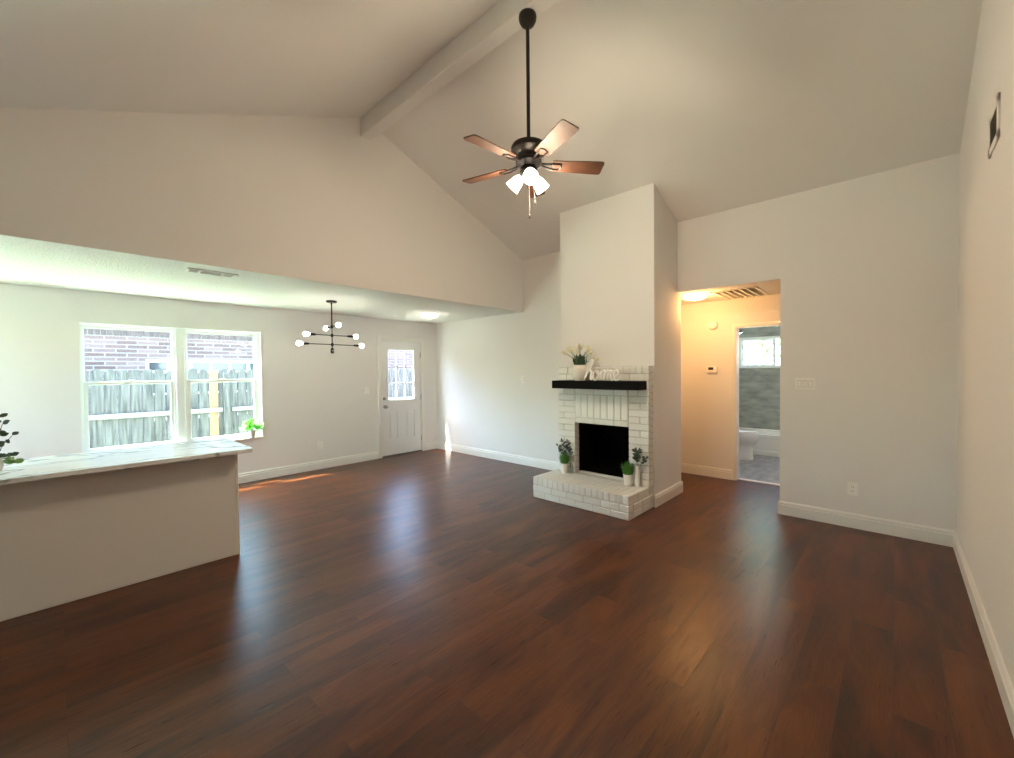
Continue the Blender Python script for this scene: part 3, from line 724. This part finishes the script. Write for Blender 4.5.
for a_ in (-135, -12, 112):
    a = math.radians(a_); d = Vector((math.cos(a) * .72, math.sin(a) * .72, -.69)).normalized()
    p0 = Vector((FX, FY, 2.958)) + Vector((math.cos(a), math.sin(a), 0)) * .045
    MB().tube([p0 - d * .01, p0 + d * .022], [.014, .022], 12).build('lamp_socket', BRONZE, fan)
    p1 = p0 + d * .02
    sh = MB().lathe([(.020, 0), (.027, .006), (.038, .028), (.045, .055), (.050, .086), (.054, .106), (.051, .106), (.047, .086), (.041, .055), (.034, .028), (.018, .008)], p1, d, 24, cap=False)
    shade = sh.build('lamp_shade', SHADE, fan); plabel(shade, 'lit frosted glass shade')
    MB().sphere(p1 + d * .052, .023).build('bulb', BULB, shade)
    L_ = light('fan_lamp', 'POINT', p1 + d * .145, FAN_W, WARM, .05); L_.parent = fan; L_.location = (p1 + d * .145) - fan.location
for dx, dy, zz in ((.006, -.0, 2.628), (-.01, -.065, 2.708)):
    ch_ = MB().tube([(FX + dx * .5, FY + dy * .5, 2.94), (FX + dx, FY + dy, zz + .03)], .0016, 6).build('pull_chain', NICKEL, fan)
    MB().lathe([(.003, .034), (.006, .028), (.007, .008), (.004, 0)], (FX + dx, FY + dy, zz), n=10).build('chain_fob', BRONZE, ch_)

# ------------------------------------------------------------------ chandelier
CX, CY = 2.46, 5.40
cd = thing('chandelier', 'black three-tier bar chandelier with six bare globe bulbs', 'chandelier', (CX, CY, ZL))
MB().lathe([(.066, 0), (.066, -.016), (.060, -.022), (.012, -.024), (.010, -.045)], (CX, CY, ZL), n=28).build('canopy', BLACK, cd)
MB().cyl((CX, CY, ZL - .02), (CX, CY, 1.80), .0075, n=12).build('stem', BLACK, cd)
MB().lathe([(.008, 1.83), (.020, 1.815), (.022, 1.79), (.022, 1.765), (.012, 1.755)], (CX, CY, 0), n=16).build('finial', BLACK, cd)
for a_, zz, L in ((1, 1.872, .42), (1, 1.992, .335), (-97, 2.105, .25)):
    a = math.radians(a_); d = Vector((math.cos(a), math.sin(a), 0)); c0 = Vector((CX, CY, zz))
    arm = MB().tube([c0 - d * (L - .10), c0 + d * (L - .10)], .0055, 8); arm.lathe([(.008, -.022), (.017, -.018), (.017, .018), (.008, .022)], c0, n=14)
    ao = arm.build('arm', BLACK, cd)
    for s_ in (-1, 1):
        MB().tube([c0 + d * s_ * (L - .12), c0 + d * s_ * (L - .045)], [.013, .018], 12).build('bulb_socket', BLACK, ao)
        b = MB(); b.sphere(c0 + d * s_ * L, .031); b.tube([c0 + d * s_ * (L - .048), c0 + d * s_ * (L - .024)], [.012, .022], 12)
        plabel(b.build('bulb', BULB, ao), 'lit globe bulb')

# ------------------------------------------------------------------ flush ceiling lights
def flush(loc, label, m_, r, watts, col, rot=0):
    t = thing('ceiling_light', label, 'light', loc, None); x, y, z = loc
    MB().lathe([(r * .78, 0), (r * .78, -.018), (r * .70, -.022)], loc, n=32).build('base', PLASTIC, t)
    MB().lathe([(r * .90, -.022), (r, -.030), (r * .96, -.042), (r * .78, -.057), (r * .45, -.067), (.002, -.071)], loc, n=36).build('glass_dish', m_, t)
    for k in range(3):
        a = rot + k * 2 * PI / 3; q = Vector((math.cos(a), math.sin(a), 0)); c0 = Vector(loc)
        cl = MB().tube([c0 + q * r * .74 + Vector((0, 0, -.012)), c0 + q * (r + .008) + Vector((0, 0, -.014)), c0 + q * (r + .010) + Vector((0, 0, -.048)), c0 + q * (r * .95) + Vector((0, 0, -.056))], .005, 8)
        cl.sphere(c0 + q * (r + .013) + Vector((0, 0, -.03)), .009, 10)
        cl.build('clip', CHROME, t)
    L_ = light('dish_lamp', 'POINT', (x, y, z - .17), watts, col, .10); L_.parent = t; L_.location = (0, 0, -.17)
    return t
flush((4.125, 5.544, ZL), 'round glass flush light on the low ceiling near the entry door', DISH, .138, FLUSH_W, (1, .9, .76), .75)
flush((5.46, 1.85, ZL), 'round glass flush light glowing warm on the hallway ceiling', DISHW, .14, HALL_W, VWARM, 2.4)
flush((7.0, 1.15, ZL), 'added unseen flush light brightening the bathroom', DISH, .14, BATH_FILL_W, (1, .95, .9))  # unseen lamp, added to lift the dark bathroom
# flush light out of frame behind the island, added as fill
flush((-.9, 5.5, ZL), 'added unseen flush light brightening the kitchen side', DISH, .16, KITCHEN_FILL_W, (1, .93, .84))

# ------------------------------------------------------------------ vents
v = thing('ceiling_vent', 'white rectangular air vent on the low stippled ceiling', 'vent', (.99, 4.64, ZL))
x0, x1, y0, y1 = .80, 1.19, 4.555, 4.715
f = MB().box(x0, x1, y0, y0 + .022, ZL - .008, ZL, .002).box(x0, x1, y1 - .022, y1, ZL - .008, ZL, .002).box(x0, x0 + .025, y0, y1, ZL - .008, ZL, .002).box(x1 - .025, x1, y0, y1, ZL - .008, ZL, .002)
for x in (.905, 1.085): f.box(x - .009, x + .009, y0, y1, ZL - .007, ZL - .001, .001)
f.build('vent_frame', PLASTIC, v)
f = MB()
for k in range(3):
    y = y0 + .040 + k * .036
    f.prism([(y, ZL - .001), (y + .008, ZL - .007), (y + .0095, ZL - .0062), (y + .0015, ZL - .0002)], 0, x0 + .02, x1 - .02)
f.build('louvers', PLASTIC, v)
MB().box(x0 + .01, x1 - .01, y0 + .01, y1 - .01, ZL - .0012, ZL + .001).build('duct_opening', DARKP, v)

v = thing('return_air_grille', 'large return air grille on the hallway ceiling', 'vent', (5.77, 1.42, ZL))
x0, x1, y0, y1 = 5.43, 6.13, 1.17, 1.66
f = MB().box(x0, x1, y0, y0 + .03, ZL - .008, ZL, .002).box(x0, x1, y1 - .03, y1, ZL - .008, ZL, .002).box(x0, x0 + .03, y0, y1, ZL - .008, ZL, .002).box(x1 - .03, x1, y0, y1, ZL - .008, ZL, .002)
for k in range(1, 6):
    y = y0 + .03 + (y1 - y0 - .06) * k / 6; f.box(x0, x1, y - .009, y + .009, ZL - .012, ZL - .001, .001)
f.build('vent_frame', PLASTIC, v)
f = MB()
for k in range(30):
    x = x0 + .036 + k * .0212; f.prism([(x, ZL - .001), (x + .012, ZL - .009), (x + .0135, ZL - .0082), (x + .0015, ZL)], 1, y0 + .028, y1 - .028) if False else f.add([(x, y0 + .028, ZL - .009), (x + .008, y0 + .028, ZL - .001), (x + .008, y1 - .028, ZL - .001), (x, y1 - .028, ZL - .009)], [(0, 1, 2, 3)])
f.build('louvers', PLASTIC, v)
MB().box(x0 + .02, x1 - .02, y0 + .02, y1 - .02, ZL - .0012, ZL + .001).build('duct_opening', GREYP, v)

v = thing('wall_vent', 'small white louvered vent high on the right wall', 'vent', (3.46, YR, 2.74))
x0, x1, z0, z1 = 3.225, 3.525, 2.648, 2.87
f = MB().box(x0, x1, YR, YR + .008, z0, z0 + .042, .002).box(x0, x1, YR, YR + .008, z1 - .042, z1, .002).box(x0, x0 + .045, YR, YR + .008, z0, z1, .002).box(x1 - .045, x1, YR, YR + .008, z0, z1, .002)
f.build('vent_frame', WALL, v)
f = MB()
for k in range(8):
    z = z0 + .044 + k * .0172; f.prism([(YR + .001, z + .010), (YR + .008, z), (YR + .009, z + .0015), (YR + .002, z + .0115)], 0, x0 + .04, x1 - .04)
f.build('louvers', GREYP, v)
MB().box(x0 + .01, x1 - .01, YR, YR + .0015, z0 + .01, z1 - .01).build('duct_opening', DARKP, v)

# ------------------------------------------------------------------ switches, outlets, thermostat, detector
def plate(name, label, cat, c, wid, hei, axis, kind, gangs=1, group=None):
    """c: centre on the wall; axis 0: on an X wall facing -X, axis 1: on a Y wall facing -Y"""
    t = thing(name, label, cat, c, group); x, y, z = c
    def B(u0, u1, w0, w1, z_0, z_1, b=.0015, mb=None):
        mb = mb or MB()
        return mb.box(x - w1, x - w0, y + u0, y + u1, z + z_0, z + z_1, b) if axis == 0 else mb.box(x + u0, x + u1, y - w1, y - w0, z + z_0, z + z_1, b)
    B(-wid / 2, wid / 2, 0, .009, -hei / 2, hei / 2, .003).build('cover_plate', PLASTIC, t)
    for g_ in range(gangs):
        u = (g_ - (gangs - 1) / 2) * .046
        if kind == 'switch':
            B(u - .016, u + .016, .007, .0098, -.033, .033, .001).build('rocker_seat', GREYP, t)
            B(u - .0145, u + .0145, .007, .014, -.031, .031, .002).build('rocker', PLASTIC, t)
        else:
            for zz in (-.020, .020):
                B(u - .017, u + .017, .007, .0112, zz - .014, zz + .014, .002).build('receptacle', PLASTIC, t)
                q = MB(); B(u - .008, u - .005, .0110, .0118, zz - .004, zz + .007, 0, q); B(u + .005, u + .008, .0110, .0118, zz - .004, zz + .007, 0, q); q.build('slots', DARKP, t)
    return t
plate('light_switch', 'three-gang white light switch beside the hallway opening', 'switch', (XB, .66, 1.348), .168, .118, 0, 'switch', 3)
plate('light_switch', 'single white light switch beside the entry door', 'switch', (3.59, YW, 1.195), .072, .118, 1, 'switch')
plate('light_switch', 'single white light switch on the back wall left of the mantel', 'switch', (XB, 4.36, 1.37), .072, .118, 0, 'switch')
plate('power_outlet', 'white power outlet low on the wall right of the hallway opening', 'outlet', (XB, .29, .365), .078, .118, 0, 'outlet')
plate('power_outlet', 'white power outlet low on the wall between window and entry door', 'outlet', (2.78, YW, .375), .075, .118, 1, 'outlet')
t = thing('thermostat', 'small white thermostat with dark display on the hallway wall', 'thermostat', (6.2, 1.865, 1.495))
MB().box(6.172, 6.2, 1.80, 1.93, 1.45, 1.54, .006).build('housing', PLASTIC, t)
plabel(MB().box(6.1705, 6.1725, 1.845, 1.912, 1.492, 1.528, .0008).build('display', DARKP, t), 'dark display')
f = MB()
for k in range(3): f.box(6.170, 6.1725, 1.812, 1.828, 1.468 + k * .024, 1.482 + k * .024, .001)
f.build('buttons', PLASTIC, t)
t = thing('smoke_detector', 'round white smoke detector high on the hallway wall', 'detector', (6.2, 1.857, 2.112))
MB().lathe([(.066, 0), (.066, .020), (.062, .034), (.05, .044), (.03, .047), (.002, .047)], (6.2, 1.857, 2.112), (-1, 0, 0), 32).build('housing', PLASTIC, t)
MB().lathe([(.044, .044), (.040, .0485), (.036, .044)], (6.2, 1.857, 2.112), (-1, 0, 0), 32, cap=False).build('vent_ring', PLASTIC, t)

# ------------------------------------------------------------------ bathroom
tub = thing('bathtub', 'white alcove bathtub along the tiled bathroom wall', 'bathtub', (8.65, 1.52, 0))
f = MB(); x0, x1, y0, y1, zt = 8.275, 9.018, .602, 2.448, .372
f.box(x0, x0 + .075, y0, y1, zt - .035, zt, .012).box(x1 - .05, x1, y0, y1, zt - .035, zt, .012).box(x0 + .06, x1 - .04, y0, y0 + .09, zt - .035, zt, .012).box(x0 + .06, x1 - .04, y1 - .09, y1, zt - .035, zt, .012)
f.box(x0 + .010, x0 + .03, y0, y1, .0, zt - .02).box(x0 + .002, x0 + .03, y0, y1, .0, .085, .006).box(x0 + .004, x0 + .03, y0, y1, .30, zt - .03, .008)
f.build('apron', PORC, tub)
f = MB().prism([(x0 + .07, zt - .02), (x0 + .11, .08), (x1 - .09, .08), (x1 - .045, zt - .02), (x1 - .04, .05), (x0 + .06, .05)], 1, y0 + .07, y1 - .07)
f.box(x0 + .06, x1 - .04, y0 + .05, y0 + .09, .05, zt - .02).box(x0 + .06, x1 - .04, y1 - .09, y1 - .05, .05, zt - .02)
f.build('basin', PORC, tub)
to = thing('toilet', 'white toilet standing in front of the bathtub', 'toilet', (7.78, 2.1, 0))
TX = 7.75; TS, TY = 1.12, -.07
def ring(mb, secs, n=28):   # sections: (y centre, z, half width x, half length y)
    vs = []
    for cy, z, hx, hy in secs:
        for i in range(n):
            a = 2 * PI * i / n; yy = math.sin(a) * hy * (1.0 if math.sin(a) > 0 else 1.12)
            vs.append((TX + math.cos(a) * hx * (1 - .12 * max(0, -math.sin(a))), cy + yy + TY, z * TS))
    k = len(secs); fs = [(j_ * n + i, j_ * n + (i + 1) % n, (j_ + 1) * n + (i + 1) % n, (j_ + 1) * n + i) for j_ in range(k - 1) for i in range(n)]
    fs += [tuple(range(n))[::-1], tuple((k - 1) * n + i for i in range(n))]; mb.add(vs, fs); return mb
ring(MB(), [(2.00, .005, .110, .205), (2.00, .02, .115, .21), (2.005, .10, .108, .20), (2.005, .20, .105, .20), (1.99, .245, .135, .222), (1.98, .30, .168, .245), (1.98, .375, .185, .255), (1.98, .385, .183, .253)]).build('bowl', PORC, to)
ring(MB(), [(1.98, .386, .186, .256), (1.98, .390, .190, .260), (1.98, .403, .190, .260), (1.98, .406, .186, .256)]).build('seat', PORC, to)
ring(MB(), [(1.985, .408, .186, .258), (1.985, .412, .188, .260), (1.985, .424, .186, .258), (1.985, .430, .165, .235)]).build('lid', PORC, to)
tk = MB().box(TX - .21, TX + .21, 2.15, 2.43, .43, .77, .02).box(TX - .10, TX + .10, 2.1, 2.4, .2, .44, .02).build('tank', PORC, to)
MB().box(TX - .222, TX + .222, 2.138, 2.438, .77, .805, .010).build('tank_lid', PORC, tk)
MB().tube([(TX - .15, 2.15, .71), (TX - .15, 2.13, .71), (TX - .09, 2.125, .705)], .007, 8).build('flush_lever', CHROME, tk)
sh = thing('shower_head', 'black shower head on an arm above the bathtub', 'shower head', (8.65, 2.45, 2.16))
MB().lathe([(.03, 0), (.03, .006), (.012, .012)], (8.62, 2.45, 2.13), (0, -1, 0), 20).build('flange', BLACK, sh)
MB().tube([(8.62, 2.45, 2.13), (8.62, 2.36, 2.16), (8.62, 2.25, 2.195), (8.62, 2.15, 2.19)], .010, 10).build('shower_arm', BLACK, sh)
MB().lathe([(.014, -.03), (.02, 0), (.062, .022), (.068, .038), (.064, .042)], (8.62, 2.14, 2.185), (0, -.55, -.83), 24).build('spray_head', BLACK, sh)
MB().lathe([(.058, .0425), (.050, .045), (.002, .045)], (8.62, 2.14, 2.185), (0, -.55, -.83), 24).build('spray_face', CHROME, sh)

# ------------------------------------------------------------------ outside
struct('ground', MB().box(-14, 24, -16, 26, -.30, -.12), LAWN, label='pale sunlit lawn outside the windows', cat='ground')
fe = thing('wooden_fence', 'weathered wooden picket fence outside the wide window', 'fence', (3, 9.2, -.12))
FYY = 9.2; x = -3.0
pk, nk = MB(), MB()
while x < 11:
    wd = random.uniform(.135, .15); h = 1.585 + random.uniform(-.02, .02); dy = random.uniform(-.004, .004)
    if 1.77 < x < 2.02: tgt = nk
    else: tgt = pk
    tgt.prism([(x, -.1), (x + wd, -.1), (x + wd, h - .045), (x + wd * .72, h), (x + wd * .28, h), (x, h - .045)], 1, FYY + dy, FYY + .018 + dy)
    x += wd + random.uniform(.008, .018)
pk.build('pickets', FENCEW, fe)
plabel(nk.build('replacement_pickets', NEWFENCE, fe), 'newer orange-brown pickets')
for zz in (.80,):
    for a, b_ in ((-3, 2.09), (2.24, 11)):
        MB().box(a, b_, FYY - .045, FYY - .005, zz, zz + .075, .004).build('rail', RAILW, fe)
MB().box(-3, 11, FYY - .045, FYY - .005, .06, .14, .004).build('rail', RAILW, fe)
MB().box(-3, 11, FYY + .022, FYY + .06, 1.32, 1.40, .004).build('rail', RAILW, fe)
for x in (-1.2, 2.10, 4.5, 6.9, 9.3):
    MB().box(x, x + .09, FYY - .10, FYY - .046, -.12, 1.52, .004).build('fence_post', FENCEW, fe)

NY = 10.5
nh = thing('neighboring_house', 'neighboring red brick house behind the wooden fence', 'house', (3, NY, -.12))
wl_ = holed(MB(), 1, NY, NY + .25, -7, 9.2, -.12, 2.22, [(1.16, 3.25, .6, 1.80)]); wl_.box(8.95, 9.2, NY, NY + 6, -.12, 2.6); wl_.box(-7, -6.75, NY, NY + 6, -.12, 2.6)
wl_.build('brick_wall', REDBRICK, nh, smooth=0)
so_ = MB(); x = -7
while x < 9.2:
    so_.box(x + .005, x + .078, NY - .012, NY + .1, 2.225, 2.455, .003); x += .083
so_.build('soldier_course', SOLDIER, nh); MB().box(-7, 9.2, NY, NY + .25, 2.22, 2.62).build('mortar_band', MORT, nh)
MB().prism([(NY - .45, 2.62), (NY + 6.4, 2.62), (NY + 6.4, 2.75), (NY + 3, 4.3), (NY - .45, 2.75)], 0, -7.3, 9.5).build('roof', ROOFM, nh)
wf = MB().box(1.16, 3.25, NY + .02, NY + .09, 1.74, 1.80).box(1.16, 3.25, NY + .02, NY + .09, .6, .66).box(1.16, 1.21, NY + .02, NY + .09, .66, 1.74).box(3.20, 3.25, NY + .02, NY + .09, .66, 1.74)
for k in range(1, 6): xx = 1.16 + 2.09 * k / 6; wf.box(xx - .025, xx + .025, NY + .02, NY + .09, .66, 1.74)
wf.box(1.21, 3.20, NY + .02, NY + .09, 1.53, 1.575).box(1.21, 3.20, NY + .02, NY + .09, 1.1, 1.14)
wo = wf.build('window', VINYL, nh, smooth=0)
gl = mat('dark_house_glass', (.04, .045, .05), .1, spec=.8)
MB().box(1.2, 3.21, NY + .055, NY + .065, .65, 1.75).build('pane', gl, wo)

def tree(loc, label, r, h):
    t = thing('leafy_tree', label, 'tree', loc, None); x, y, z = loc
    tr = MB().tube([(x, y, z), (x + .1, y, z + h * .35), (x, y + .1, z + h * .7)], [.16, .12, .06], 10)
    for k in range(7):
        a = k * .9; tr.tube([(x, y, z + h * .45), (x + r * .7 * math.cos(a), y + r * .7 * math.sin(a), z + h * .8)], [.06, .02], 6)
    tr.build('trunk', BARK, t)
    lv = MB()
    for k in range(2600):
        a = random.uniform(0, 2 * PI); cz = random.uniform(-1, 1); q = (random.random() ** .4) * r * (1 + .25 * math.sin(3 * a + cz * 4))
        s_ = math.sqrt(1 - cz * cz); b = Vector((x + q * s_ * math.cos(a), y + q * s_ * math.sin(a), z + h * .62 + q * cz * h * .42 / r))
        lv.leaf(b, (random.uniform(-1, 1), random.uniform(-1, 1), random.uniform(-1, .4)), (random.uniform(-1, 1), random.uniform(-1, 1), 1), .16, .09, .15, .2)
    lv.build('crown', LEAFT, t)
tree((13.5, 2.7, -.12), 'leafy green tree outside the bathroom window', 1.5, 4.6)
